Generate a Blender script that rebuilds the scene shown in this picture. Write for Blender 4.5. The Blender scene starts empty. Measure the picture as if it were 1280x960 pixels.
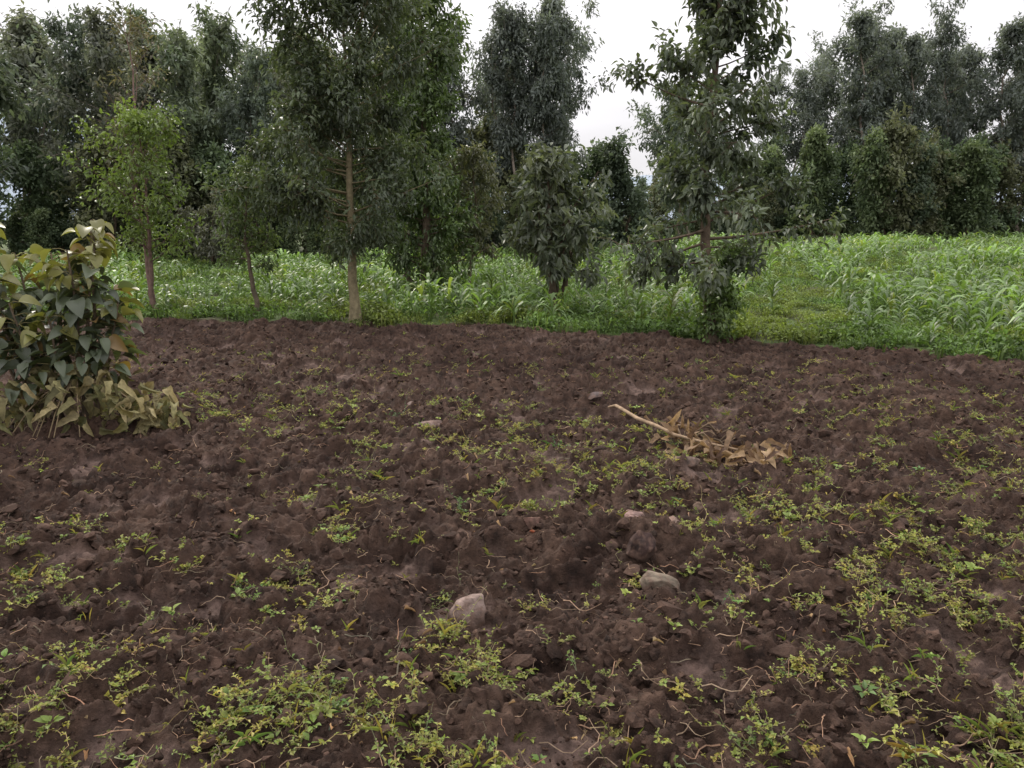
import bpy, bmesh, math, numpy as np
from math import radians, pi
from mathutils import Vector
rng=np.random.default_rng(11)
scene=bpy.context.scene
scene.view_settings.view_transform='Standard'
scene.view_settings.look='None'
scene.view_settings.exposure=0

# ---------------- noise ----------------
def _hash(ix,iy,seed):
    h=(ix*374761393+iy*668265263+seed*974634777)&0xffffffff
    h=((h^(h>>13))*1274126177)&0xffffffff
    return (h^(h>>16))&0xffffffff
def perlin(x,y,seed=0):
    x=np.asarray(x,float); y=np.asarray(y,float)
    xi=np.floor(x).astype(np.int64); yi=np.floor(y).astype(np.int64)
    xf=x-xi; yf=y-yi
    u=xf**3*(xf*(xf*6-15)+10); v=yf**3*(yf*(yf*6-15)+10)
    def g(a,b):
        an=(_hash(xi+a,yi+b,seed)&0xffff)/65536.0*2*pi
        return np.cos(an)*(xf-a)+np.sin(an)*(yf-b)
    n0=g(0,0)*(1-u)+g(1,0)*u; n1=g(0,1)*(1-u)+g(1,1)*u
    return (n0*(1-v)+n1*v)*1.5
def fbm(x,y,oct=4,seed=0,gain=.5):
    s=0;a=1
    for i in range(oct):
        s=s+a*perlin(x*2**i+17.3*i,y*2**i-9.1*i,seed+i); a*=gain
    return s
def domes(x,y,cell,seed,rmin=.3,rmax=.75):
    X=x/cell;Y=y/cell
    xi=np.floor(X).astype(np.int64); yi=np.floor(Y).astype(np.int64)
    out=np.zeros_like(X)
    for a in(-1,0,1):
        for b in(-1,0,1):
            h1=_hash(xi+a,yi+b,seed); h2=_hash(xi+a,yi+b,seed+77)
            px=xi+a+(h1&0xfff)/4096.; py=yi+b+((h1>>12)&0xfff)/4096.
            r=rmin+(rmax-rmin)*(h2&0xfff)/4096.; k=.4+.6*((h2>>12)&0xfff)/4096.
            d2=(X-px)**2+(Y-py)**2
            out=np.maximum(out,k*np.sqrt(np.maximum(0,r*r-d2)))
    return out*cell
def sstep(a,b,x):
    t=np.clip((x-a)/(b-a),0,1); return t*t*(3-2*t)

# ---------------- terrain functions ----------------
EX=[-60,-14,-6,-2.5,0,2.6,5.6,9,14,60]; EY=[14,12.6,12.3,12.0,11.4,10.25,8.6,6.6,4.2,-10]
def edge_y(x): return np.interp(x,EX,EY)
def field_mask(x,y):
    e=edge_y(x)+.3*fbm(x/.8,y/.8,3,5)
    return sstep(-.12,.18,y-e)
def smooth_mask(x,y):
    return sstep(.24,.5,fbm(x/.5+3,y/.28,3,31))
def ground_h(x,y):
    fm=field_mask(x,y)
    near=(1-sstep(12,20,np.abs(x)))*sstep(-3,0,y)
    sm=smooth_mask(x,y)
    wx=x+.07*perlin(x/.12,y/.12,61)+.028*perlin(x/.045,y/.045,63); wy=y+.07*perlin(x/.12,y/.12,62)+.028*perlin(x/.045,y/.045,64)
    base=.085*fbm(x/1.4,y/.9,3,1)+.06*fbm(x/.42,y/.24,3,9)-.06*np.abs(perlin(wx/.22,wy/.13,12))-.025*np.abs(perlin(wx/.09,wy/.07,13))
    cl=domes(wx,wy,.21,3)*.45+domes(wx,wy,.10,4)*.65+domes(wx,wy,.05,8)*.8+domes(x,y,.026,18)*.7
    fine=.016*fbm(x/.05,y/.05,3,21)
    soil=base+(cl*(1-.8*sm)+fine*(1-.4*sm))-.025*sm
    grass=.06+.03*fbm(x/.9,y/.9,3,14)
    far=np.clip((y-14)/40,0,1)*np.clip((x-2)/25,0,1)*.3
    return near*(soil*(1-fm)+grass*fm)+far*(1-sstep(60,120,y))

# ---------------- materials ----------------
def new_mat(name):
    m=bpy.data.materials.new(name); m.use_nodes=True
    nt=m.node_tree; nt.nodes.clear(); return m,nt
def mat_attr(name,rough=.6,spec=.3,transl=0,bump=0,bscale=40,var=.35,vscale=6,tcol=(1.3,1.4,.6,1)):
    m,nt=new_mat(name); N=nt.nodes; L=nt.links
    out=N.new('ShaderNodeOutputMaterial'); p=N.new('ShaderNodeBsdfPrincipled')
    a=N.new('ShaderNodeVertexColor'); a.layer_name='Col'
    geo=N.new('ShaderNodeNewGeometry')
    nz=N.new('ShaderNodeTexNoise'); nz.inputs['Scale'].default_value=vscale; nz.inputs['Detail'].default_value=6
    nz.inputs['Roughness'].default_value=.65
    L.new(geo.outputs['Position'],nz.inputs['Vector'])
    mr=N.new('ShaderNodeMapRange'); mr.inputs[1].default_value=.3; mr.inputs[2].default_value=.7
    mr.inputs[3].default_value=1-var; mr.inputs[4].default_value=1+var
    L.new(nz.outputs['Fac'],mr.inputs[0])
    mul=N.new('ShaderNodeVectorMath'); mul.operation='MULTIPLY'
    L.new(a.outputs['Color'],mul.inputs[0]); L.new(mr.outputs[0],mul.inputs[1])
    L.new(mul.outputs[0],p.inputs['Base Color'])
    p.inputs['Roughness'].default_value=rough; p.inputs['Specular IOR Level'].default_value=spec
    last=p.outputs[0]
    if bump>0:
        nb=N.new('ShaderNodeTexNoise'); nb.inputs['Scale'].default_value=bscale; nb.inputs['Detail'].default_value=8
        nb.inputs['Roughness'].default_value=.7
        L.new(geo.outputs['Position'],nb.inputs['Vector'])
        b=N.new('ShaderNodeBump'); b.inputs['Strength'].default_value=1; b.inputs['Distance'].default_value=bump
        L.new(nb.outputs['Fac'],b.inputs['Height']); L.new(b.outputs[0],p.inputs['Normal'])
    if transl>0:
        t=N.new('ShaderNodeBsdfTranslucent'); tm=N.new('ShaderNodeVectorMath'); tm.operation='MULTIPLY'
        L.new(mul.outputs[0],tm.inputs[0]); tm.inputs[1].default_value=tcol[:3]
        L.new(tm.outputs[0],t.inputs['Color'])
        mx=N.new('ShaderNodeMixShader'); mx.inputs[0].default_value=transl
        L.new(last,mx.inputs[1]); L.new(t.outputs[0],mx.inputs[2]); last=mx.outputs[0]
    L.new(last,out.inputs['Surface']); return m
M_soil=mat_attr('soil',.85,.2,0,.024,48,.6,16)
M_clod=mat_attr('clod_soil',.88,.18,0,.012,90,.4,30)
M_stone=mat_attr('stone',.85,.25,0,.012,45,.5,24)
M_leaf=mat_attr('leaf',.4,.5,.3,0,40,.2,3)
M_farleaf=mat_attr('distant_leaf',.6,.25,.4,0,40,.3,.6,(1.2,1.25,.85,1))
M_maize=mat_attr('maize_leaf',.42,.45,.35,0,40,.25,.5)
M_grass=mat_attr('grass',.55,.3,.3,0,40,.25,1.2)
M_weed=mat_attr('weed',.5,.35,.3,0,40,.2,12)
M_bark=mat_attr('bark',.9,.15,0,.01,45,.4,14)
M_dry=mat_attr('dry_leaf',.7,.25,.25,.002,90,.4,30,(1.1,1,.7,1))
M_hill=mat_attr('hill',1,.0,0,0,1,.12,.02)

# ---------------- mesh helpers ----------------
def mk(name,V,F,C,mat,smooth=False,parent=None):
    V=np.ascontiguousarray(V,dtype=np.float32); F=np.ascontiguousarray(F,dtype=np.int32)
    me=bpy.data.meshes.new(name); nf,k=F.shape
    me.vertices.add(len(V)); me.vertices.foreach_set('co',V.ravel())
    me.loops.add(nf*k); me.loops.foreach_set('vertex_index',F.ravel())
    me.polygons.add(nf); me.polygons.foreach_set('loop_start',np.arange(0,nf*k,k,dtype=np.int32))
    me.polygons.foreach_set('loop_total',np.full(nf,k,dtype=np.int32))
    me.polygons.foreach_set('use_smooth',np.full(nf,smooth,dtype=bool))
    at=me.color_attributes.new('Col','FLOAT_COLOR','POINT')
    cc=np.ones((len(V),4),np.float32); cc[:,:3]=C; at.data.foreach_set('color',cc.ravel())
    me.update(calc_edges=True)
    me.materials.append(mat)
    ob=bpy.data.objects.new(name,me); scene.collection.objects.link(ob)
    if parent: ob.parent=parent
    return ob
def empty(name,loc=(0,0,0)):
    e=bpy.data.objects.new(name,None); e.location=loc; scene.collection.objects.link(e); return e
class Geo:
    def __init__(s): s.V=[];s.F=[];s.C=[];s.n=0
    def add(s,V,F,C):
        V=np.asarray(V,float); s.V.append(V); s.F.append(np.asarray(F,int)+s.n)
        C=np.asarray(C,float)
        if C.ndim==1: C=np.tile(C,(len(V),1))
        s.C.append(C); s.n+=len(V)
    def get(s): return np.concatenate(s.V),np.concatenate(s.F),np.concatenate(s.C)
def nrm(v): return v/np.maximum(np.linalg.norm(v,axis=-1,keepdims=True),1e-9)
def tube(P,R,k=6):
    P=np.asarray(P,float); n=len(P); R=np.asarray(R,float)
    T=nrm(np.gradient(P,axis=0)); ref=np.array([0.31,0.2,.93]) if abs(T[0][2])<.8 else np.array([1,.1,0])
    A=nrm(np.cross(T,ref)); B=np.cross(T,A)
    an=np.arange(k)*2*pi/k
    V=(P[:,None]+R[:,None,None]*(np.cos(an)[None,:,None]*A[:,None]+np.sin(an)[None,:,None]*B[:,None])).reshape(-1,3)
    F=[]
    for i in range(n-1):
        for j in range(k):
            a=i*k+j;b=i*k+(j+1)%k;c=a+k;d=b+k
            F+=[(a,b,d),(a,d,c)]
    return V,np.array(F)
def leaf_tpl(rows,prof,curl=.15,fold=.12):
    V=[];F=[]
    for i in range(rows+1):
        t=i/rows; w=prof(t)*.5; z=-curl*t*t
        if i in(0,rows): V.append((0,t,z)) 
        else: V+=[(-w,t,z+fold*w*2),(0,t,z),(w,t,z+fold*w*2)]
    V=np.array(V)
    F+=[(0,2,1),(0,3,2)]
    for i in range(1,rows-1):
        a=1+(i-1)*3;b=a+3
        F+=[(a,a+1,b+1),(a,b+1,b),(a+1,a+2,b+2),(a+1,b+2,b+1)]
    a=1+(rows-2)*3; tip=len(V)-1
    F+=[(a,a+1,tip),(a+1,a+2,tip)]
    return V,np.array(F)
TPL_S=leaf_tpl(2,lambda t:1.0,.25,.18)
TPL_M=leaf_tpl(4,lambda t:math.sin(pi*t**.85),.3,.15)
TPL_B=leaf_tpl(6,lambda t:math.sin(pi*t**.75)**.8,.4,.22)
TPL_W=leaf_tpl(6,lambda t:math.sin(pi*t**.8)*(.8+.3*math.sin(9*t)),.65,.35)
TPL_D=(np.array([(0,0,0),(-.5,.45,.05),(.5,.45,.05),(0,1,-.12)]),np.array([(0,2,1),(1,2,3)]))
def leaves(P,D,N,L,W,C,tpl):
    TV,TF=tpl; n=len(P); D=nrm(D); S=nrm(np.cross(D,N)); N=np.cross(S,D)
    L=np.broadcast_to(L,(n,)); W=np.broadcast_to(W,(n,))
    V=P[:,None]+TV[None,:,0,None]*(S*W[:,None])[:,None]+TV[None,:,1,None]*(D*L[:,None])[:,None]+TV[None,:,2,None]*(N*L[:,None])[:,None]
    F=(TF[None]+(np.arange(n)*len(TV))[:,None,None]).reshape(-1,3)
    return V.reshape(-1,3),F,np.repeat(C,len(TV),axis=0)
def scatter(variants,P,yaw,sc,colmul=None,tilt=.0,r=rng):
    g=Geo(); ch=r.integers(0,len(variants),len(P))
    if colmul is None: colmul=np.ones((len(P),3))
    for k,(V,F,C) in enumerate(variants):
        I=np.where(ch==k)[0]
        if len(I)==0: continue
        c=np.cos(yaw[I])[:,None]; s=np.sin(yaw[I])[:,None]; q=sc[I]
        if q.ndim==1: q=np.repeat(q[:,None],3,1)
        x=V[None,:,0]*q[:,0:1]; y=V[None,:,1]*q[:,1:2]; z=V[None,:,2]*q[:,2:3]
        X=x*c-y*s; Y=x*s+y*c
        if tilt>0:
            tx=r.normal(0,tilt,len(I))[:,None]; ty=r.normal(0,tilt,len(I))[:,None]
            X=X+tx*z; Y=Y+ty*z
        W=np.stack([X+P[I,0:1],Y+P[I,1:2],z+P[I,2:3]],-1)
        FF=(F[None]+(np.arange(len(I))*len(V))[:,None,None]).reshape(-1,3)
        g.add(W.reshape(-1,3),FF,(C[None]*colmul[I][:,None]).reshape(-1,3))
    return g.get()

# ---------------- ground sheet ----------------
def axis(segs):
    out=[]
    for a,b,n in segs: out.append(np.linspace(a,b,n,endpoint=False))
    return np.concatenate(out+[np.array([segs[-1][1]])])
xs=axis([(-1500,-200,10),(-200,-40,16),(-40,-12,30),(-12,-6,120),(-6,-3,150),(-3,3,520),(3,6,150),(6,12,120),(12,40,30),(40,200,16),(200,1500,10)])
ys=axis([(-300,-20,8),(-20,0,20),(0,1.4,40),(1.4,4,310),(4,7,230),(7,13,250),(13,20,60),(20,60,50),(60,200,20),(200,1800,12)])
GX,GY=np.meshgrid(xs,ys); fx=GX.ravel(); fy=GY.ravel()
H=ground_h(fx,fy)
fm=field_mask(fx,fy); sm=smooth_mask(fx,fy)
dark=np.array([.030,.0165,.0118]); mid=np.array([.090,.055,.039]); smo=np.array([.155,.105,.086])
t=np.clip(.42+.8*fbm(fx/.3,fy/.3,4,51),0,1)[:,None]
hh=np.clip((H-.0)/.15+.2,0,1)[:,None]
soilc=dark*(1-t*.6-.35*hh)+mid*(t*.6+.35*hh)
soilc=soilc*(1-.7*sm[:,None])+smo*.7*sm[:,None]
gt=np.clip(.5+.6*fbm(fx/1.8,fy/1.8,4,71),0,1)[:,None]
grc=np.array([.045,.07,.02])*(1-gt)+np.array([.09,.13,.035])*gt
bare=sstep(.1,.4,fbm(fx/1.1,fy/1.1,3,81))[:,None]*.6
grc=grc*(1-bare)+np.array([.06,.043,.027])*bare
f2=sstep(.3,.9,fm)[:,None]
C=soilc*(1-f2)+grc*f2
nx=len(xs);ny=len(ys)
ii=(np.arange(ny-1)[:,None]*nx+np.arange(nx-1)[None]).ravel()
F=np.stack([ii,ii+1,ii+1+nx,ii+nx],1)
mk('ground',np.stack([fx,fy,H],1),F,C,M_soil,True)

# ---------------- clods ----------------
def ico(sub):
    bm=bmesh.new(); bmesh.ops.create_icosphere(bm,subdivisions=sub,radius=1)
    V=np.array([v.co[:] for v in bm.verts]); F=np.array([[v.index for v in f.verts] for f in bm.faces]); bm.free(); return V,F
def rock(sub,amp,seed,col,flat=.7,rough=0,cuts=5,cmin=.5):
    V,F=ico(sub); r=np.random.default_rng(seed)
    d=np.zeros(len(V))
    for k in range(7):
        q=r.normal(size=3); q/=np.linalg.norm(q); f=r.uniform(1.2,4.5)
        d+=np.sin(V@q*f+r.uniform(0,6))*amp/(1+.3*k)
    d+=r.normal(0,1,len(V))*rough
    V=V*(1+d)[:,None]
    for k in range(cuts):
        q=r.normal(size=3); q/=np.linalg.norm(q); c=r.uniform(cmin,.8)
        s=V@q; V=V-np.maximum(0,s-c)[:,None]*q*.9
    V[:,2]*=flat
    cv=np.clip(1+d*1.2,.6,1.4)
    return V,F,np.outer(cv,col)
soilcol=np.array([.058,.035,.0255])
cl1=[rock(1,.26,i,soilcol,.75,.1) for i in range(8)]
cl2=[rock(2,.26,20+i,soilcol,.7,.09) for i in range(10)]
def soil_points(n,y0,y1,power=1.0,r=rng):
    u=r.random(n); Y=y0*(y1/y0)**(u**power)
    X=r.uniform(-.82,.82,n)*(Y+1.2); return X,Y
def place(n,y0,y1,power=1.0):
    X,Y=soil_points(n,y0,y1,power); k=field_mask(X,Y)<.25; return X[k],Y[k]
X,Y=place(85000,1.5,12.5)
k=(rng.random(len(X))>smooth_mask(X,Y)*.75)&(rng.random(len(X))<np.clip(.6+1.2*fbm(X/.3,Y/.3,2,401),.1,1)); X=X[k];Y=Y[k]
s=np.exp(rng.normal(-5.1,.45,len(X))); s=np.clip(s,.003,.018)*np.clip(Y/4,.8,1.9)
S=s[:,None]*rng.uniform(.6,1.4,(len(X),3)); 
P=np.stack([X,Y,ground_h(X,Y)+s*.2],1)
V1=scatter(cl1,P,rng.uniform(0,6.3,len(X)),S,rng.uniform(.45,1.9,(len(X),1))*np.ones((1,3)),.3)
X,Y=place(9500,1.5,12.5)
k=rng.random(len(X))>smooth_mask(X,Y)*.9; X=X[k];Y=Y[k]
s=np.clip(np.exp(rng.normal(-3.98,.4,len(X))),.010,.042)
S=s[:,None]*rng.uniform(.6,1.4,(len(X),3))
P=np.stack([X,Y,ground_h(X,Y)-s*.1],1)
V2=scatter(cl2,P,rng.uniform(0,6.3,len(X)),S,rng.uniform(.5,1.3,(len(X),1))*np.ones((1,3)),.3)
g=Geo(); g.add(*V1); g.add(*V2); mk('soil_clods',*g.get(),M_clod,False)

# ---------------- stones ----------------
def stone(name,x,y,sx,sy,sz,col,seed,yaw=0,sink=.25):
    V,F,C=rock(4,.12,seed,np.array(col),1,0,11,.45)
    r=np.random.default_rng(seed+5)
    for k in range(8):
        q=r.normal(size=3); q/=np.linalg.norm(q)
        V=V*(1+.018*np.sin(V@q*r.uniform(5,16)+r.uniform(0,6)))[:,None]
    V=V*np.array([sx,sy,sz])*1.15; c,s=math.cos(yaw),math.sin(yaw)
    V=np.stack([V[:,0]*c-V[:,1]*s+x,V[:,0]*s+V[:,1]*c+y,V[:,2]+float(ground_h(np.array([x]),np.array([y]))[0])+sz*(1-2*sink)],1)
    lo=sstep(.35,-.25,(V[:,2]-V[:,2].mean())/sz+.25*fbm(V[:,0]/.03,V[:,1]/.03,2,seed))[:,None]*.75
    C=C*(1-lo)+soilcol*1.2*lo
    pt=sstep(-.15,.35,fbm(V[:,0]/.025,V[:,2]/.02,3,seed+9))[:,None]*.6
    C=C*(1-pt)+soilcol*2.0*pt
    return mk(name,V,F,C,M_stone,True)
stone('pale_stone',-.185,3.0,.095,.065,.085,(.26,.19,.16),3,.4,.2)
stone('pink_stone',.66,3.95,.07,.05,.045,(.26,.17,.15),14,.2,.15)
stone('pale_stone',.83,3.85,.055,.045,.035,(.22,.15,.12),25,.5,.2)
stone('flat_stone',1.1,4.85,.12,.07,.04,(.14,.10,.08),36,.2,.2)
stone('pale_stone',.66,3.25,.10,.07,.045,(.17,.135,.10),47,-.5,.55)
stone('small_stone',.11,3.8,.045,.04,.04,(.16,.09,.07),58,.1,.25)
stone('grey_stone',.72,6.75,.10,.08,.06,(.10,.075,.07),69,.1,.4)
stone('pale_stone',-.87,6.6,.07,.05,.04,(.15,.11,.095),70,.1,.4)
stone('pale_stone',-.62,5.9,.10,.06,.045,(.15,.105,.09),81,.1,.4)
stone('pale_stone',.2,6.1,.08,.05,.05,(.17,.12,.10),92,.6,.3)
stone('small_stone',1.05,4.2,.035,.03,.03,(.2,.14,.10),93,.1,.2)
stone('small_stone',1.4,3.0,.02,.018,.015,(.2,.14,.09),94,.1,.4)
stone('soil_lump',.62,3.52,.075,.065,.075,(.033,.018,.015),97,.1,.1)
stone('small_stone',1.02,2.1,.018,.016,.012,(.3,.21,.13),98,.1,.3)
stone('red_fruit',-.63,2.3,.011,.010,.009,(.4,.06,.035),100,.3,.1)
stone('orange_fruit',.1,3.72,.014,.010,.010,(.45,.12,.05),101,.3,-.2)

# ---------------- weeds ----------------
def weed_variant(kind,r):
    g=Geo()
    yg=np.array([.31,.285,.075]); gg=np.array([.18,.24,.055]); st=np.array([.30,.24,.13])
    if kind=='sprig':
        for k in range(r.integers(2,6)):
            az=r.uniform(0,6.28); h=r.uniform(.02,.07); o=r.uniform(.02,.09)
            P=np.array([[o*np.cos(az)*u,o*np.sin(az)*u,h*u**.8] for u in np.linspace(0,1,4)])
            v,f=tube(P,[.0016,.0014,.0012,.0008],3); g.add(v,f,st)
            n=r.integers(5,10); u=r.uniform(.25,1,n)
            p=np.stack([o*np.cos(az)*u,o*np.sin(az)*u,h*u**.8],1)
            d=r.normal(size=(n,3)); d[:,2]=np.abs(d[:,2])*.5; nn=r.normal(0,.4,(n,3)); nn[:,2]+=1
            L=r.uniform(.010,.024,n); q=r.random((n,1)); c=yg*(1-q)+gg*q
            g.add(*leaves(p,d,nn,L,L*.6,c,TPL_S))
    elif kind=='creep':
        for k in range(r.integers(1,4)):
            az=r.uniform(0,6.28); Lc=r.uniform(.10,.26); m=9; pts=[np.array([0,0,.01])]; a=az
            zz=.012
            for i in range(m):
                a+=r.normal(0,.6); zz=max(.006,zz+r.normal(.001,.014))
                pts.append(np.array([pts[-1][0]+np.cos(a)*Lc/m,pts[-1][1]+np.sin(a)*Lc/m,zz]))
            P=np.array(pts); v,f=tube(P,np.linspace(.0022,.001,len(P)),3); g.add(v,f,st*r.uniform(.6,1.2))
            n=r.integers(8,20); u=r.uniform(.1,1,n)*m; i=np.minimum(u.astype(int),m-1)
            p=P[i]+(P[i+1]-P[i])*(u-i)[:,None]
            d=r.normal(size=(n,3)); d[:,2]=np.abs(d[:,2])*.6; nn=r.normal(0,.5,(n,3)); nn[:,2]+=1
            L=r.uniform(.010,.026,n); q=r.random((n,1))
            g.add(*leaves(p,d,nn,L,L*.5,yg*1.1*(1-q)+gg*q,TPL_S))
    elif kind=='broad':
        n=r.integers(5,9); az=np.arange(n)*2.4+r.normal(0,.3,n)
        d=np.stack([np.cos(az),np.sin(az),r.uniform(.2,1.0,n)],1); p=np.tile([0,0,.012],(n,1))+d*.008
        nn=np.tile([0,0,1.],(n,1))+r.normal(0,.2,(n,3)); L=r.uniform(.02,.045,n)
        g.add(*leaves(p,d,nn,L,L*.6,np.tile(gg*1.1,(n,1))*r.uniform(.8,1.2,(n,1)),TPL_M))
    elif kind=='grass':
        for k in range(r.integers(3,8)):
            az=r.uniform(0,6.28); L=r.uniform(.03,.09); b=r.uniform(.2,1.4)
            d=np.array([np.cos(az)*b,np.sin(az)*b,1.])
            g.add(*leaves(r.normal(0,.012,(1,3))*[1,1,0],d[None],np.array([[np.cos(az),np.sin(az),.2]])*-1,np.array([L]),np.array([.0032]),(gg if r.random()<.5 else yg)[None]*1.0,TPL_M))
    elif kind=='stick':
        a=r.uniform(0,6.28); L=r.uniform(.06,.22); m=6; pts=[np.array([0,0,.008])]; zz=.01
        for i in range(m):
            a+=r.normal(0,.45); zz=max(.006,zz+r.normal(.002,.012)); pts.append(np.array([pts[-1][0]+np.cos(a)*L/m,pts[-1][1]+np.sin(a)*L/m,zz]))
        v,f=tube(pts,np.linspace(.0032,.0013,m+1)*r.uniform(.4,1.1),4); g.add(v,f,np.array([.26,.18,.12])*r.uniform(.35,1.4))
    elif kind=='dry':
        d=r.normal(size=(1,3)); d[:,2]=.15; L=r.uniform(.03,.07)
        g.add(*leaves(np.array([[0,0,.012]]),d,np.array([[.1,.1,1.]]),np.array([L]),np.array([L*.5]),np.array([[.34,.23,.12]])*r.uniform(.4,1.3),TPL_W))
    return g.get()
r2=np.random.default_rng(5)
kinds={k:[weed_variant(k,r2) for _ in range(12)] for k in('sprig','creep','broad','grass','stick','dry')}
blobs=[(-2.2,6.6,1.3,.7,1.1),(-.9,6.2,1.0,.6,.9),(.0,5.6,.7,.6,1.2),(.75,5.1,.5,.8,1.2),(.1,4.3,.45,.35,1.3),(1.9,4.0,.6,.7,1.2),(2.2,2.9,.8,.8,.75),(3.5,5.0,1.1,1.5,.85),(-1.0,2.2,.35,.22,1.2),
       (-1.75,2.35,.3,.18,.9),(-1.05,3.35,.35,.2,1.0),(-2.1,3.35,.35,.18,.8),(-.9,4.5,.4,.28,.9),(-.2,2.4,.15,.4,.9),(.6,2.1,.35,.15,.5),(1.5,2.2,.3,.3,.6),(-2.6,8.6,2.5,1.0,.35),(2.5,7.6,1.8,.8,.5),(.3,8.2,2,.5,.25),(-.9,3.9,.22,.16,.9)]
def wdens(x,y):
    d=np.full_like(x,.03)
    for bx,by,sx,sy,a in blobs: d=d+.85*a*np.exp(-((x-bx)/sx)**2-((y-by)/sy)**2)
    n=fbm(x/.42,y/.26,3,91)
    return d*(sstep(-.05,.45,n)*1.9+.05)
def wscatter(kind,n,y0,y1,useD=True,smin=.7,smax=1.3,g=None):
    X,Y=place(n,y0,y1)
    if useD: k=rng.random(len(X))<wdens(X,Y); X=X[k];Y=Y[k]
    s=rng.uniform(smin,smax,len(X)); P=np.stack([X,Y,ground_h(X,Y)+.001],1)
    cm=rng.uniform(.6,1.3,(len(X),1))*np.array([1,1,1])+rng.normal(0,.12,(len(X),1))*np.array([1,.2,0])
    g.add(*scatter(kinds[kind],P,rng.uniform(0,6.3,len(X)),s,cm))
g=Geo()
wscatter('sprig',19000,1.5,12,g=g,smin=.5,smax=1.1); wscatter('creep',12000,1.5,12,g=g,smin=.45,smax=1.0); wscatter('broad',2000,1.5,12,g=g,smin=.45,smax=1.05); wscatter('grass',3200,1.5,12,g=g,smin=.5,smax=1.2)
wscatter('sprig',900,1.5,12,False,.3,.75,g=g); wscatter('broad',240,1.5,12,False,.3,.75,g=g); wscatter('grass',300,1.5,12,False,.4,1.0,g=g)
mk('weeds',*g.get(),M_weed,False)
g=Geo(); wscatter('stick',4200,1.5,12,False,g=g,smin=.3,smax=1.0); wscatter('stick',4500,1.5,12,True,g=g,smin=.4,smax=1.1); wscatter('dry',850,1.5,12,False,g=g,smin=.3,smax=.8)
mk('dead_roots_and_stems',*g.get(),M_dry,False)

# ---------------- trees ----------------
def tree_geo(H,r0,z0,R,prof,nb,tw,lpt,lL,lW,elev,droop,col,seed,tcol=(.12,.09,.065),twl=.35,jit=.06,
             tpl=TPL_M,wob=.03,lean=(0,0),z1=None,twigtube=True,colb=None,stems=1,curveup=.1,bside=4,cvar=.3,spread=.22,spr=.7):
    r=np.random.default_rng(seed); W=Geo(); Lf=Geo(); z1=z1 or H*.98
    col=np.array(col); colb=np.array(colb if colb is not None else col*1.5); tcol=np.array(tcol)
    for st in range(stems):
        n=14; zt=np.linspace(0,H*(1 if st==0 else r.uniform(.7,.95)),n); a=r.uniform(0,6.3)
        sp=0 if stems==1 else spread
        wx=np.cumsum(r.normal(0,wob,n)); wy=np.cumsum(r.normal(0,wob,n)); wx-=wx[0]; wy-=wy[0]
        px=wx+lean[0]*zt/H+sp*np.cos(a)*zt*(.6); py=wy+lean[1]*zt/H+sp*np.sin(a)*zt*(.6)
        TP=np.stack([px,py,zt-.1],1)
        rr=r0*(1-.88*(zt/zt[-1])**.9); rr[0]*=1.45; rr[1]*=1.05
        v,f=tube(TP,rr,9 if bside>3 else 6); W.add(v,f,tcol)
        for i in range(nb//stems):
            t=(i+r.random())/(nb//stems); z=z0+(z1-z0)*t
            if z>zt[-1]: continue
            b0=np.array([np.interp(z,TP[:,2],TP[:,k]) for k in range(3)])
            az=i*2.399+r.normal(0,.6); Lb=R*prof(t)*r.uniform(.5,1.25)
            if Lb<.05: continue
            e=elev(t)+r.normal(0,.2)
            d=np.array([np.cos(az)*np.cos(e),np.sin(az)*np.cos(e),np.sin(e)])
            u=np.linspace(0,1,6)[:,None]
            side=r.normal(0,.12,3)
            BP=b0+d*Lb*u+np.array([0,0,curveup])*Lb*u**2+side*Lb*u**2
            br=max(.25*r0*(1-.6*t),.004)*(Lb/R)**.5
            v,f=tube(BP,br*(1-.8*u[:,0]),bside); W.add(v,f,tcol*.9)
            bb=r.random()
            for j in range(tw):
                s=r.uniform(.22,1.0)**.8; k=min(int(s*5),4); q0=BP[k]+(BP[k+1]-BP[k])*(s*5-k)
                td=d*.7+r.normal(0,spr,3); td/=np.linalg.norm(td); tl=twl*R*r.uniform(.4,1.1)*(.5+.5*prof(t))
                q1=q0+td*tl+np.array([0,0,-droop*.25*tl])
                if twigtube:
                    v,f=tube([q0,(q0+q1)/2+r.normal(0,.02,3),q1],[br*.35,br*.25,br*.12],3); W.add(v,f,tcol*.8)
                m=max(2,int(lpt*r.uniform(.4,1.5))); uu=r.uniform(.15,1.08,m)[:,None]
                p=q0+(q1-q0)*uu+r.normal(0,jit,(m,3))
                ld=td*.6+r.normal(0,.6,(m,3))+np.array([0,0,-droop]); nn=r.normal(0,.45,(m,3))+np.array([0,0,1.])
                mixc=np.clip(bb*.35+r.random()*.4+r.random((m,1))*.4-.15+(.25 if t>.8 else 0),0,1)
                cc=(col*(1-mixc)+colb*mixc)*r.uniform(1-cvar,1+cvar)
                sz=r.uniform(.6,1.2,m)
                Lf.add(*leaves(p,ld,nn,lL*sz,lW*sz,cc,tpl))
    return W.get(),Lf.get()
def put_tree(name,x,y,**kw):
    e=empty(name,(x,y,float(ground_h(np.array([x]),np.array([y]))[0])))
    w,l=tree_geo(**kw)
    mk('trunk_and_branches',*w,M_bark,True,e); mk('leaves',*l,M_leaf,False,e)
    return e
ov=lambda t:math.sin(pi*min(1,.12+.86*t))**.6
up=lambda t:.35+.6*t
put_tree('young_tree',-2.43,12.15,H=5.0,r0=.085,z0=1.3,R=1.7,prof=lambda t:ov(t)*(.8+.3*math.sin(11*t)),nb=84,tw=12,lpt=28,lL=.10,lW=.042,elev=lambda t:.05+.8*t,droop=.4,
  col=(.06,.08,.047),colb=(.13,.16,.088),seed=1,tcol=(.22,.185,.11),jit=.07,wob=.02,twl=.25)
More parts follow.
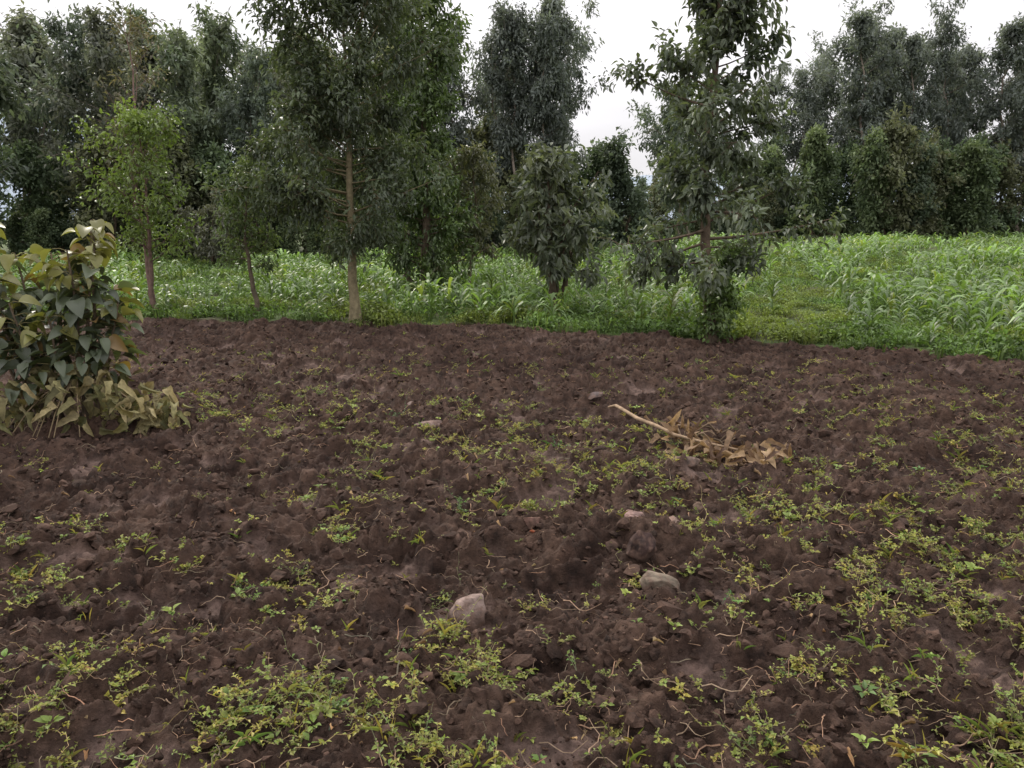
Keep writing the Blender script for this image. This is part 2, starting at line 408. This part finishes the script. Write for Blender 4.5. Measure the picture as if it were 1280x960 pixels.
put_tree('young_tree',-5.78,12.75,H=2.95,r0=.05,z0=.85,R=.95,prof=ov,nb=34,tw=8,lpt=15,lL=.085,lW=.04,elev=up,droop=.3,
  col=(.085,.13,.035),colb=(.19,.25,.07),seed=2,tcol=(.15,.1,.08),wob=.02,spr=.9)
put_tree('thin_sapling',-6.0,13.1,H=4.7,r0=.045,z0=1.8,R=.8,prof=ov,nb=22,tw=5,lpt=7,lL=.09,lW=.035,elev=lambda t:.9,droop=.3,
  col=(.09,.09,.06),colb=(.17,.14,.10),seed=3,tcol=(.2,.13,.11),wob=.05)
put_tree('small_tree',-4.2,12.8,H=2.35,r0=.05,z0=.8,R=.58,prof=ov,nb=28,tw=8,lpt=12,lL=.09,lW=.035,elev=up,droop=.6,
  col=(.07,.105,.045),colb=(.15,.19,.08),seed=4,tcol=(.14,.11,.08),wob=.03,spr=.9)
put_tree('columnar_tree',-1.8,16.6,H=6.3,r0=.11,z0=.25,R=1.0,prof=lambda t:(.76+.24*math.sin(9*t+.8))*min(1,1.25-t*.6),nb=84,tw=10,lpt=22,lL=.12,lW=.05,elev=lambda t:.1+.6*t,droop=.5,
  col=(.055,.085,.035),colb=(.12,.17,.055),seed=5,jit=.08,spr=.9)
put_tree('small_tree',-.85,17.2,H=2.9,r0=.05,z0=.7,R=.75,prof=ov,nb=26,tw=8,lpt=14,lL=.11,lW=.045,elev=up,droop=.6,
  col=(.07,.08,.045),colb=(.14,.14,.08),seed=6,spr=.9)
put_tree('bushy_broadleaf_tree',.75,13.1,H=2.55,r0=.07,z0=.65,R=.70,prof=lambda t:(.72+.4*math.sin(pi*min(1,t*1.15)))*(1-.5*t*t),nb=60,tw=8,lpt=8,lL=.17,lW=.068,elev=lambda t:.2+.7*t,droop=.6,
  col=(.07,.09,.06),colb=(.19,.21,.145),seed=7,stems=4,tcol=(.12,.09,.065),tpl=TPL_M,jit=.06,spread=.16,spr=1.0)
put_tree('tall_young_tree',2.64,10.3,H=5.7,r0=.085,z0=.95,R=1.25,prof=lambda t:min(1,.8+3*t)*(1-.48*t)*(.8+.28*math.sin(17*t)),nb=72,tw=10,lpt=18,lL=.115,lW=.052,elev=lambda t:-.05+.85*t,droop=.5,
  col=(.06,.08,.053),colb=(.14,.165,.105),seed=8,tcol=(.14,.105,.075),jit=.06,lean=(-.12,0),twl=.27,spr=.8)
w,l=tree_geo(H=1.2,r0=.02,z0=.05,R=.27,prof=lambda t:1-.35*t,nb=38,tw=5,lpt=12,lL=.075,lW=.045,elev=lambda t:.4,droop=.4,col=(.06,.10,.03),colb=(.14,.2,.06),seed=9,stems=2)
e=empty('climbing_shrub',(2.62,10.2,.03)); mk('stems',*w,M_bark,True,e); mk('leaves',*l,M_leaf,False,e)
put_tree('grey_shrub',-9.4,25,H=1.7,r0=.05,z0=.1,R=1.0,prof=ov,nb=40,tw=8,lpt=16,lL=.14,lW=.06,elev=up,droop=.2,col=(.09,.095,.07),colb=(.17,.17,.13),seed=10,stems=3)
put_tree('tree_stump',-2.25,16.9,H=.85,r0=.16,z0=.5,R=.2,prof=ov,nb=4,tw=2,lpt=3,lL=.1,lW=.05,elev=up,droop=.3,col=(.06,.1,.03),seed=12,tcol=(.13,.1,.08))

def euc(seed,H,cb,R,col,colb,nb=34):
    rr=np.random.default_rng(seed+900); a1,a2,a3=rr.uniform(0,6.3,3); ln=rr.normal(0,.8,2)
    return tree_geo(H=H,r0=H*.012,z0=H*cb,R=R,prof=lambda t:max(.2,(.45+.55*math.sin(pi*(.1+.85*t)))*(.8+.35*math.sin(11*t+a1)+.2*math.sin(23*t+a2))),nb=nb,tw=7,lpt=30,lL=.32,lW=.115,elev=lambda t:.35+.55*t+.2*math.sin(7*t+a3),droop=.6,
      col=col,colb=colb,seed=seed,tcol=(.24,.2,.165),jit=.2,tpl=TPL_D,wob=.16,lean=tuple(ln),twigtube=False,bside=3,twl=.25,cvar=.4)
def bushy(seed,H,R,col,colb):
    return tree_geo(H=H,r0=.09,z0=.15,R=R,prof=lambda t:(1-.5*t)*(.75+.3*math.sin(9*t+seed)),nb=40,tw=8,lpt=20,lL=.22,lW=.12,elev=lambda t:.2+.8*t,droop=.3,
      col=col,colb=colb,seed=seed,jit=.13,tpl=TPL_D,wob=.08,twigtube=False,bside=3,twl=.26,cvar=.4,spr=.9)
def protos(lst,tag):
    out=[]
    for w,l in lst:
        a=mk(tag+'_trunk',*w,M_bark,True); b=mk(tag+'_leaves',*l,M_farleaf,False)
        out.append((a.data,b.data)); bpy.data.objects.remove(a); bpy.data.objects.remove(b)
    return out
EU=protos([euc(100+i,12,[.40,.48,.36,.44,.52,.38][i],[2.5,2.0,3.0,2.3,2.7,1.8][i],(.105,.126,.112),(.19,.21,.185)) for i in range(6)],'eucalyptus')  # leaf colours paled and greyed to paint in distance haze
EL=protos([euc(120+i,9,[.15,.25,.12,.2,.3,.15][i],[2.0,2.7,1.7,2.4,2.2,2.0][i],[(.10,.13,.085),(.095,.12,.095),(.12,.135,.085),(.09,.115,.09),(.11,.125,.10),(.08,.11,.075)][i],[(.19,.22,.145),(.17,.205,.16),(.22,.22,.14),(.16,.19,.15),(.2,.21,.16),(.15,.19,.12)][i],[36,40,30,38,32,36][i]) for i in range(6)],'woodland')  # woodland greens lifted too, haze mixed into the base colours
BU=protos([bushy(140+i,4,[1.9,1.6,2.1,1.7][i],[(.07,.10,.058),(.08,.112,.062),(.09,.105,.062),(.07,.095,.062)][i],[(.13,.175,.095),(.165,.205,.10),(.17,.175,.10),(.13,.165,.11)][i]) for i in range(4)],'bush')  # bush colours carry a little painted haze as well
def inst(parent,pr,x,y,sc,sz,yaw,i):
    z=float(ground_h(np.array([x]),np.array([y]))[0])
    for d,n in zip(pr,('trunk','leaves')):
        o=bpy.data.objects.new('%s_%d'%(n,i),d); o.location=(x,y,z); o.scale=(sc,sc,sz); o.rotation_euler=(0,0,yaw); scene.collection.objects.link(o); o.parent=parent
r3=np.random.default_rng(21)
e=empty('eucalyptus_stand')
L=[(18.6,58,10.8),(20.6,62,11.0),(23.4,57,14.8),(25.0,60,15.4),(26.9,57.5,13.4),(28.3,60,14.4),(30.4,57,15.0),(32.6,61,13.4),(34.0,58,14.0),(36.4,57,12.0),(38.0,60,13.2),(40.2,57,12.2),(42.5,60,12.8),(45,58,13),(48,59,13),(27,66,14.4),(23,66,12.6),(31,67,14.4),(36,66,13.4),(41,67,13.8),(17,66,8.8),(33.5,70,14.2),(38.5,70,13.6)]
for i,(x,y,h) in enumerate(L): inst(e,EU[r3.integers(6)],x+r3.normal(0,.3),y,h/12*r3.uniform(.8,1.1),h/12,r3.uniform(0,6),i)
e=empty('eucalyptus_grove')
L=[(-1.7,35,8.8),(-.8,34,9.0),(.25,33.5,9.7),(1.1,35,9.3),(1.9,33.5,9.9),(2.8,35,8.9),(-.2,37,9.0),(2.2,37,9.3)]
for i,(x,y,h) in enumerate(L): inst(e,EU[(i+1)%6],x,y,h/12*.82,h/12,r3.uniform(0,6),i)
e=empty('woodland')
L=[(-20.5,29,9.9),(-18.9,27.5,10.2),(-17.3,33,8.4),(-15.6,31,8.6),(-14.3,35,8.4),(-12.8,30,7.8),(-11.9,33,9.0),(-10.1,31,7.2),(-9,36,9.0),(-7.4,33,7.8),(-6.2,35,8.8),(-4.6,33,7.8),(-3.4,36,8.6),(-23,31,9.8),(-26,34,9),(-22,38,10.2),(-20,41,9.6),(-18,38,9.8),(-15.4,42,10.2),(-12.8,40,9.0),(-10.5,42,10.0),(-8.6,40,9.0),(-6,43,9.8),(-4,41,9.0),(-2,43,8.8),(-25,42,10.2),(-28,40,10),(-13.8,38,9.2),(-16.8,36,9.2),(7.3,38,7.4),(8.8,40,6.8)]
for i,(x,y,h) in enumerate(L): inst(e,EL[r3.integers(6)],x+r3.normal(0,.3),y,h/9*r3.uniform(.8,1.2),h/9,r3.uniform(0,6),i)
e=empty('undergrowth'); i=0
for x in np.arange(-27,3.5,1.15):
    y=29+r3.uniform(-1,2.5)+(2 if x>-6 else 0); h=r3.uniform(1.6,4.2); inst(e,BU[r3.integers(4)],x,y,h/4*r3.uniform(.8,1.1),h/4,r3.uniform(0,6),i); i+=1
for x in np.arange(-30,6,1.6):
    y=36+r3.uniform(-1,3); h=r3.uniform(3.4,5.0); inst(e,BU[r3.integers(4)],x,y,h/4,h/4,r3.uniform(0,6),i); i+=1
for x in np.arange(4.2,50,1.4):
    y=52+r3.uniform(-1,2.5); 
    h=(r3.uniform(2.0,2.8) if x<8 else r3.uniform(2.8,4.4) if x<17 else r3.uniform(3.4,6.6)); inst(e,BU[r3.integers(4)],x,y,h/4*r3.uniform(.75,1.1),h/4,r3.uniform(0,6),i); i+=1
for x in np.arange(5,52,1.8):
    y=57+r3.uniform(-1,2.5); h=(2.8 if x<8.5 else 3.8 if x<15 else r3.uniform(4.6,7.0)); inst(e,BU[r3.integers(4)],x,y,h/4*.9,h/4,r3.uniform(0,6),i); i+=1

# ---------------- broad-leaf shrub at left ----------------
def shrub():
    r=np.random.default_rng(77); e=empty('broadleaf_shrub',(-3.42,6.0,0)); W=Geo(); Lg=Geo(); Dg=Geo()
    stems=[(0.26,.05,1.6,.1),(.08,-.1,1.38,.0),(-.3,.1,1.35,0),(-.6,0,1.72,0),(-.85,.1,1.6,0),(.38,-.05,1.0,0),(-.1,.2,1.35,0),(.2,.15,1.52,0),(-.45,-.15,1.2,0),(.0,-.2,.9,0),(-.25,-.25,1.0,0)]
    for k,(dx,dy,h,_) in enumerate(stems):
        u=np.linspace(0,1,9); bx=dx*.35
        P=np.stack([bx+(dx-bx)*u**.8+np.cumsum(r.normal(0,.012,9)),dy*u+np.cumsum(r.normal(0,.012,9)),h*u],1)
        v,f=tube(P,.022*(1-.75*u),7); W.add(v,f,np.array([.13,.1,.07]))
        n=int(40*h)
        for j in range(n):
            s=r.uniform(.25,1)**.85; i=min(int(s*8),7); p=P[i]+(P[i+1]-P[i])*(s*8-i)
            az=j*2.4+r.normal(0,.4); el=r.uniform(-.1,.7); pl=r.uniform(.06,.22)*(1.15-.55*s)
            d=np.array([np.cos(az)*np.cos(el),np.sin(az)*np.cos(el),np.sin(el)])
            q=p+d*pl
            v,f=tube([p,(p+q)/2+[0,0,.012],q],[.004,.003,.0025],3); W.add(v,f,np.array([.2,.17,.08]))
            ld=d*.9+np.array([0,0,-r.uniform(-.1,1.0)]); nn=np.array([d[0]*.4,d[1]*.4,1.])+r.normal(0,.35,3)
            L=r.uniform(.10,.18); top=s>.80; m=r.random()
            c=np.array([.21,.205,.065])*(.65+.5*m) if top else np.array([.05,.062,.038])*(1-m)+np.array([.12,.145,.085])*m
            if r.random()<.07: c=np.array([.2,.13,.05])
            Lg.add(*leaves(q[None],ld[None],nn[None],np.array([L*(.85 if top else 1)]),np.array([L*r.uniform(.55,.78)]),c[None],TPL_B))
    for j in range(270):
        x=r.uniform(-.5,.82); y=r.normal(-.12,.18); z=max(.02,r.uniform(.0,.46)*(1-((x-.1)/.84)**2)+.02)
        az=r.uniform(-2.9,.1); d=np.array([np.cos(az),np.sin(az),-r.uniform(-.3,1.5)]); nn=r.normal(0,.8,3)+np.array([0,-.7,.8])
        L=r.uniform(.07,.16); m=r.random(); c=np.array([.13,.135,.05])*(1-m)+np.array([.38,.31,.16])*m
        Dg.add(*leaves(np.array([[x,y,z+.07]]),d[None],nn[None],np.array([L]),np.array([L*r.uniform(.4,.8)]),c[None]*r.uniform(.4,1.1),TPL_W))
    for j in range(22):
        az=r.uniform(0,6.3); P=np.array([[0.1+.55*u*np.cos(az),-.1+.35*u*np.sin(az),.4-.36*u*u] for u in np.linspace(0,1,5)])
        v,f=tube(P,np.linspace(.009,.004,5),4); W.add(v,f,np.array([.2,.15,.09]))
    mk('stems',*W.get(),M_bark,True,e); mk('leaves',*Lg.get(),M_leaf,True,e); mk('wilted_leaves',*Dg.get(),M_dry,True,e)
shrub()

# ---------------- dry fallen branch ----------------
def dry_branch():
    r=np.random.default_rng(8); e=empty('dry_fallen_branch',(0,-.12,0)); W=Geo(); Lg=Geo()
    def gz(x,y): return float(ground_h(np.array([x]),np.array([y]))[0])
    tan=np.array([.30,.215,.14])
    pts=[(.80,6.45,.06),(.83,6.25,.12),(.85,6.05,.14),(.93,5.8,.13),(1.04,5.62,.12),(1.14,5.45,.10),(1.3,5.3,.09),(1.5,5.15,.08)]
    P=np.array([(x,y,gz(1.1,5.6)+z-.01) for x,y,z in pts]); v,f=tube(P,np.array([.010,.013,.014,.014,.014,.012,.01,.007]),7); W.add(v,f,tan)
    for k in range(18):
        x0=r.uniform(1.12,1.6); y0=5.7-.45*(x0-1.0)*1.2+r.normal(0,.08); a=r.uniform(-1.6,1.2); L=r.uniform(.12,.36)
        P=np.array([(x0+np.cos(a)*L*u,y0+np.sin(a)*L*u*.6,gz(x0,y0)+.08+.08*math.sin(3*u+k)) for u in np.linspace(0,1,5)])
        v,f=tube(P,np.linspace(.009,.003,5),5); W.add(v,f,tan*r.uniform(.3,1.0))
    for k in range(125):
        u=r.random(); x=1.13+.50*u+r.normal(0,.09); y=5.62-.72*u+r.normal(0,.10); z=gz(x,y)+r.uniform(.01,.17)
        a=r.normal(-.8,1.2); d=np.array([np.cos(a),np.sin(a),r.normal(-.1,.6)]); nn=r.normal(0,.9,3)+np.array([0,-.5,.6]); L=r.uniform(.06,.15)
        m=r.random()**1.4; c=(np.array([.11,.065,.042])*(1-m)+np.array([.44,.31,.18])*m)
        Lg.add(*leaves(np.array([[x,y,z]]),d[None],nn[None],np.array([L]),np.array([L*r.uniform(.3,.65)]),c[None],TPL_W))
    mk('twigs',*W.get(),M_bark,True,e); mk('dry_leaves',*Lg.get(),M_dry,True,e)
dry_branch()

# ---------------- maize ----------------
def maize_var(r,nl,rows,wid):
    g=Geo(); az=r.uniform(0,6.3)
    v,f=tube([(0,0,-.05),(0,0,.18),(0,0,.36)],[.011,.009,.004],4); g.add(v,f,np.array([.13,.2,.06]))
    for k in range(nl):
        a=az+(k%2)*pi+r.normal(0,.35); z0=.05+.3*k/nl; L=r.uniform(.28,.46); t=np.linspace(0,1,rows+1)
        o=L*.72*t; zz=z0+L*(1.15*t-(.9+r.uniform(-.2,.4))*t*t)
        w=wid*np.sin(pi*np.clip(.12+.88*t,0,1))**.7*.5+.001
        tw=r.normal(0,.35)
        P=np.stack([np.cos(a)*o,np.sin(a)*o,zz],1); S=np.array([-np.sin(a),np.cos(a),tw]); S/=np.linalg.norm(S)
        V=np.concatenate([P+S*w[:,None],P-S*w[:,None]]); n=rows+1
        F=[]
        for i in range(rows): F+=[(i,i+1,n+i+1),(i,n+i+1,n+i)]
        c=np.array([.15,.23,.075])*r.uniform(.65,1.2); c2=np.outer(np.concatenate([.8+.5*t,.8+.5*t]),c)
        g.add(V,np.array(F),c2)
    return g.get()
r4=np.random.default_rng(33)
mzN=[maize_var(r4,8,5,.042) for _ in range(7)]; mzF=[maize_var(r4,6,3,.058) for _ in range(6)]
def far_lim(x): return np.interp(x,[-40,-6,3,5,60],[27.5,29,31,50.5,50.5])
def maize(): 
    pts=[]
    dirv=np.array([.30,.954]); nv=np.array([.954,-.30])
    for a in np.arange(-60,70,.62):
        b=np.arange(0,62,.22); Pp=a*nv+b[:,None]*dirv+r4.normal(0,.06,(len(b),2)); pts.append(Pp)
    P=np.concatenate(pts); x,y=P.T
    grow=fbm(x/3.0,y/3.5,3,201)
    off=np.interp(x,[-10,0,2.7,4.3,5,12],[.25,.35,1.3,.9,.35,.3])+.3*fbm(x/1.2,y*0,2,205)
    path=np.abs(x-(3.3+ (y-9)*.33)+.4*fbm(y/2.5,y*0,2,207))<(.5+.02*y)
    path2=np.abs(x-(9+(y-20)*.62))<.8
    k=(y>edge_y(x)+off)&(y<far_lim(x))&(np.abs(x)<.8*y+2)&(r4.random(len(x))<np.clip(.8+.8*grow,0.05,1))&~(path&(r4.random(len(x))<.75))&~(path2&(r4.random(len(x))<.85))
    x=x[k];y=y[k];grow=grow[k]
    s=np.clip(.95+.65*grow+r4.normal(0,.15,len(x)),.4,1.5)*np.where(x>4,1.02,.85)
    P=np.stack([x,y,ground_h(x,y)],1); yaw=r4.uniform(0,6.3,len(x)); cm=(r4.uniform(.65,1.2,(len(x),1))*(1+.4*grow[:,None]))*np.ones((1,3))
    cm=cm*np.where(r4.random((len(x),1))<.12,np.array([1.35,1.1,.9]),1)
    nr=y<24
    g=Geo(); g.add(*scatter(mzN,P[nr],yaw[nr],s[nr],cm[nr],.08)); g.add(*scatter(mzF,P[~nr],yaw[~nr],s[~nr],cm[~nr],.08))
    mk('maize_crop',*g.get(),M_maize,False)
maize()
# ---------------- grass ----------------
def tuft(r,n,hmax,nb=14):
    g=Geo()
    for k in range(n):
        az=r.uniform(0,6.28); L=r.uniform(.4,1)*hmax; b=r.uniform(.1,.9); o=r.normal(0,.05,2)
        t=np.array([0,.55,1.]); zz=L*(t-.25*b*t*t); oo=L*b*.7*t**1.6; w=np.array([.004,.0045,.0005])*1.3
        S=np.array([-np.sin(az),np.cos(az),0]); P=np.stack([o[0]+np.cos(az)*oo,o[1]+np.sin(az)*oo,zz-.01],1)
        V=np.concatenate([P+S*w[:,None],P-S*w[:,None]])
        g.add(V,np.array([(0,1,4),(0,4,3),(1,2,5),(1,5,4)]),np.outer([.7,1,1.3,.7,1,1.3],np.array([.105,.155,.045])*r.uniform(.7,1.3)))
    n=nb; p=r.normal(0,.06,(n,3)); p[:,2]=r.uniform(.02,.7*hmax,n); d=r.normal(size=(n,3)); d[:,2]=abs(d[:,2]); nn=r.normal(0,.4,(n,3)); nn[:,2]+=1
    g.add(*leaves(p,d,nn,.045,.028,np.tile([.105,.17,.05],(n,1))*r.uniform(.6,1.4,(n,1)),TPL_S))
    return g.get()
r5=np.random.default_rng(44); tf=[tuft(r5,9,.17) for _ in range(5)]+[tuft(r5,3,.16,26) for _ in range(4)]
n=52000; Y=7+r5.random(n)**1.5*27; X=r5.uniform(-.8,.8,n)*(Y+1)
k=(field_mask(X,Y)>.2)&(r5.random(n)<np.clip(.6+1.1*fbm(X/.8,Y/.8,3,301),.06,1)); X=X[k];Y=Y[k]
d=Y-edge_y(X); s=np.where(d<1.2,r5.uniform(.4,1.6,len(X)),r5.uniform(.5,1.1,len(X)))*np.where(Y>20,1.4,1)
s=s*(1+.6*np.clip(fbm(X/.5,Y/.5,2,305),-.6,1))
yel=sstep(.0,.5,fbm(X/2.2,Y/2.2,2,311)+np.where(np.abs(X-(3.3+(Y-9)*.33))<1.0,.3,0))[:,None]
cm=r5.uniform(.6,1.3,(len(X),1))*(np.array([1,1,1])*(1-yel)+np.array([1.6,1.25,1.1])*yel)
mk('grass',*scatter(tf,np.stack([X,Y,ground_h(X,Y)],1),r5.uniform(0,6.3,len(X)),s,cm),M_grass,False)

# ---------------- hills ----------------
def hill(name,Y0,xs_,hs,col,seed):
    x=np.linspace(-1100,1100,180); v=np.linspace(0,1,14)
    h=np.interp(x,xs_,hs)*(1+.12*fbm(x/120,x*0,4,seed))
    A,B=np.meshgrid(x,v); Z=h[None]*np.sin(B*pi/2)*(1+.05*fbm(A/50,B*5,3,seed+3)); Yy=Y0+B*260
    V=np.stack([A.ravel(),Yy.ravel(),Z.ravel()-1],1); ii=(np.arange(13)[:,None]*180+np.arange(179)[None]).ravel()
    F=np.stack([ii,ii+1,ii+181,ii+180],1); mk(name,V,F,np.tile(col,(len(V),1)),M_hill,True)
hill('hills',520,[-1100,-620,-450,-300,-150,0,150,400,700,1100],[100,120,110,75,45,34,42,48,50,45],(.30,.345,.40),5)  # pale blue-grey is painted aerial haze, not the hills' own colour

# ---------------- world, sun, camera ----------------
sunv=Vector((-.5,.75,.82)).normalized()
w=bpy.data.worlds.new('World'); scene.world=w; w.use_nodes=True; nt=w.node_tree; nt.nodes.clear(); N=nt.nodes;Lk=nt.links
out=N.new('ShaderNodeOutputWorld'); bg=N.new('ShaderNodeBackground'); bg.inputs['Strength'].default_value=.1
sky=N.new('ShaderNodeTexSky'); sky.sky_type='NISHITA'; sky.sun_disc=False; sky.sun_elevation=math.asin(sunv.z); sky.sun_rotation=math.atan2(sunv.x,sunv.y)
tc=N.new('ShaderNodeTexCoord'); sp=N.new('ShaderNodeSeparateXYZ'); Lk.new(tc.outputs['Generated'],sp.inputs[0])
mp=N.new('ShaderNodeMapping'); mp.inputs['Scale'].default_value=(1,1,3.5); Lk.new(tc.outputs['Generated'],mp.inputs[0])
nz=N.new('ShaderNodeTexNoise'); nz.inputs['Scale'].default_value=2.6; nz.inputs['Detail'].default_value=5; Lk.new(mp.outputs[0],nz.inputs['Vector'])
m1=N.new('ShaderNodeMapRange'); m1.inputs[1].default_value=0;m1.inputs[2].default_value=1;m1.inputs[3].default_value=9.0;m1.inputs[4].default_value=26; Lk.new(sp.outputs['Z'],m1.inputs[0])
m2=N.new('ShaderNodeMapRange'); m2.inputs[1].default_value=.3;m2.inputs[2].default_value=.7;m2.inputs[3].default_value=.82;m2.inputs[4].default_value=1.1; Lk.new(nz.outputs['Fac'],m2.inputs[0])
mu=N.new('ShaderNodeMath'); mu.operation='MULTIPLY'; Lk.new(m1.outputs[0],mu.inputs[0]); Lk.new(m2.outputs[0],mu.inputs[1])
cv=N.new('ShaderNodeVectorMath'); cv.operation='MULTIPLY'; cv.inputs[0].default_value=(.985,.96,.985); Lk.new(mu.outputs[0],cv.inputs[1])
mx=N.new('ShaderNodeMixRGB'); mx.inputs[0].default_value=.95; Lk.new(sky.outputs[0],mx.inputs[1]); Lk.new(cv.outputs[0],mx.inputs[2])
Lk.new(mx.outputs[0],bg.inputs[0]); Lk.new(bg.outputs[0],out.inputs[0])
sd=bpy.data.lights.new('sun','SUN'); sd.energy=2.7; sd.angle=radians(12); sd.color=(1,.93,.82)
so=bpy.data.objects.new('sun',sd); scene.collection.objects.link(so); so.rotation_euler=sunv.to_track_quat('Z','Y').to_euler(); so.location=(0,0,30)
cd=bpy.data.cameras.new('camera'); cd.sensor_width=36; cd.lens=27.7; cd.clip_start=.05; cd.clip_end=4000
co=bpy.data.objects.new('camera',cd); scene.collection.objects.link(co); co.location=(0,0,1.6); co.rotation_euler=(radians(90-11.8),0,0)
scene.camera=co
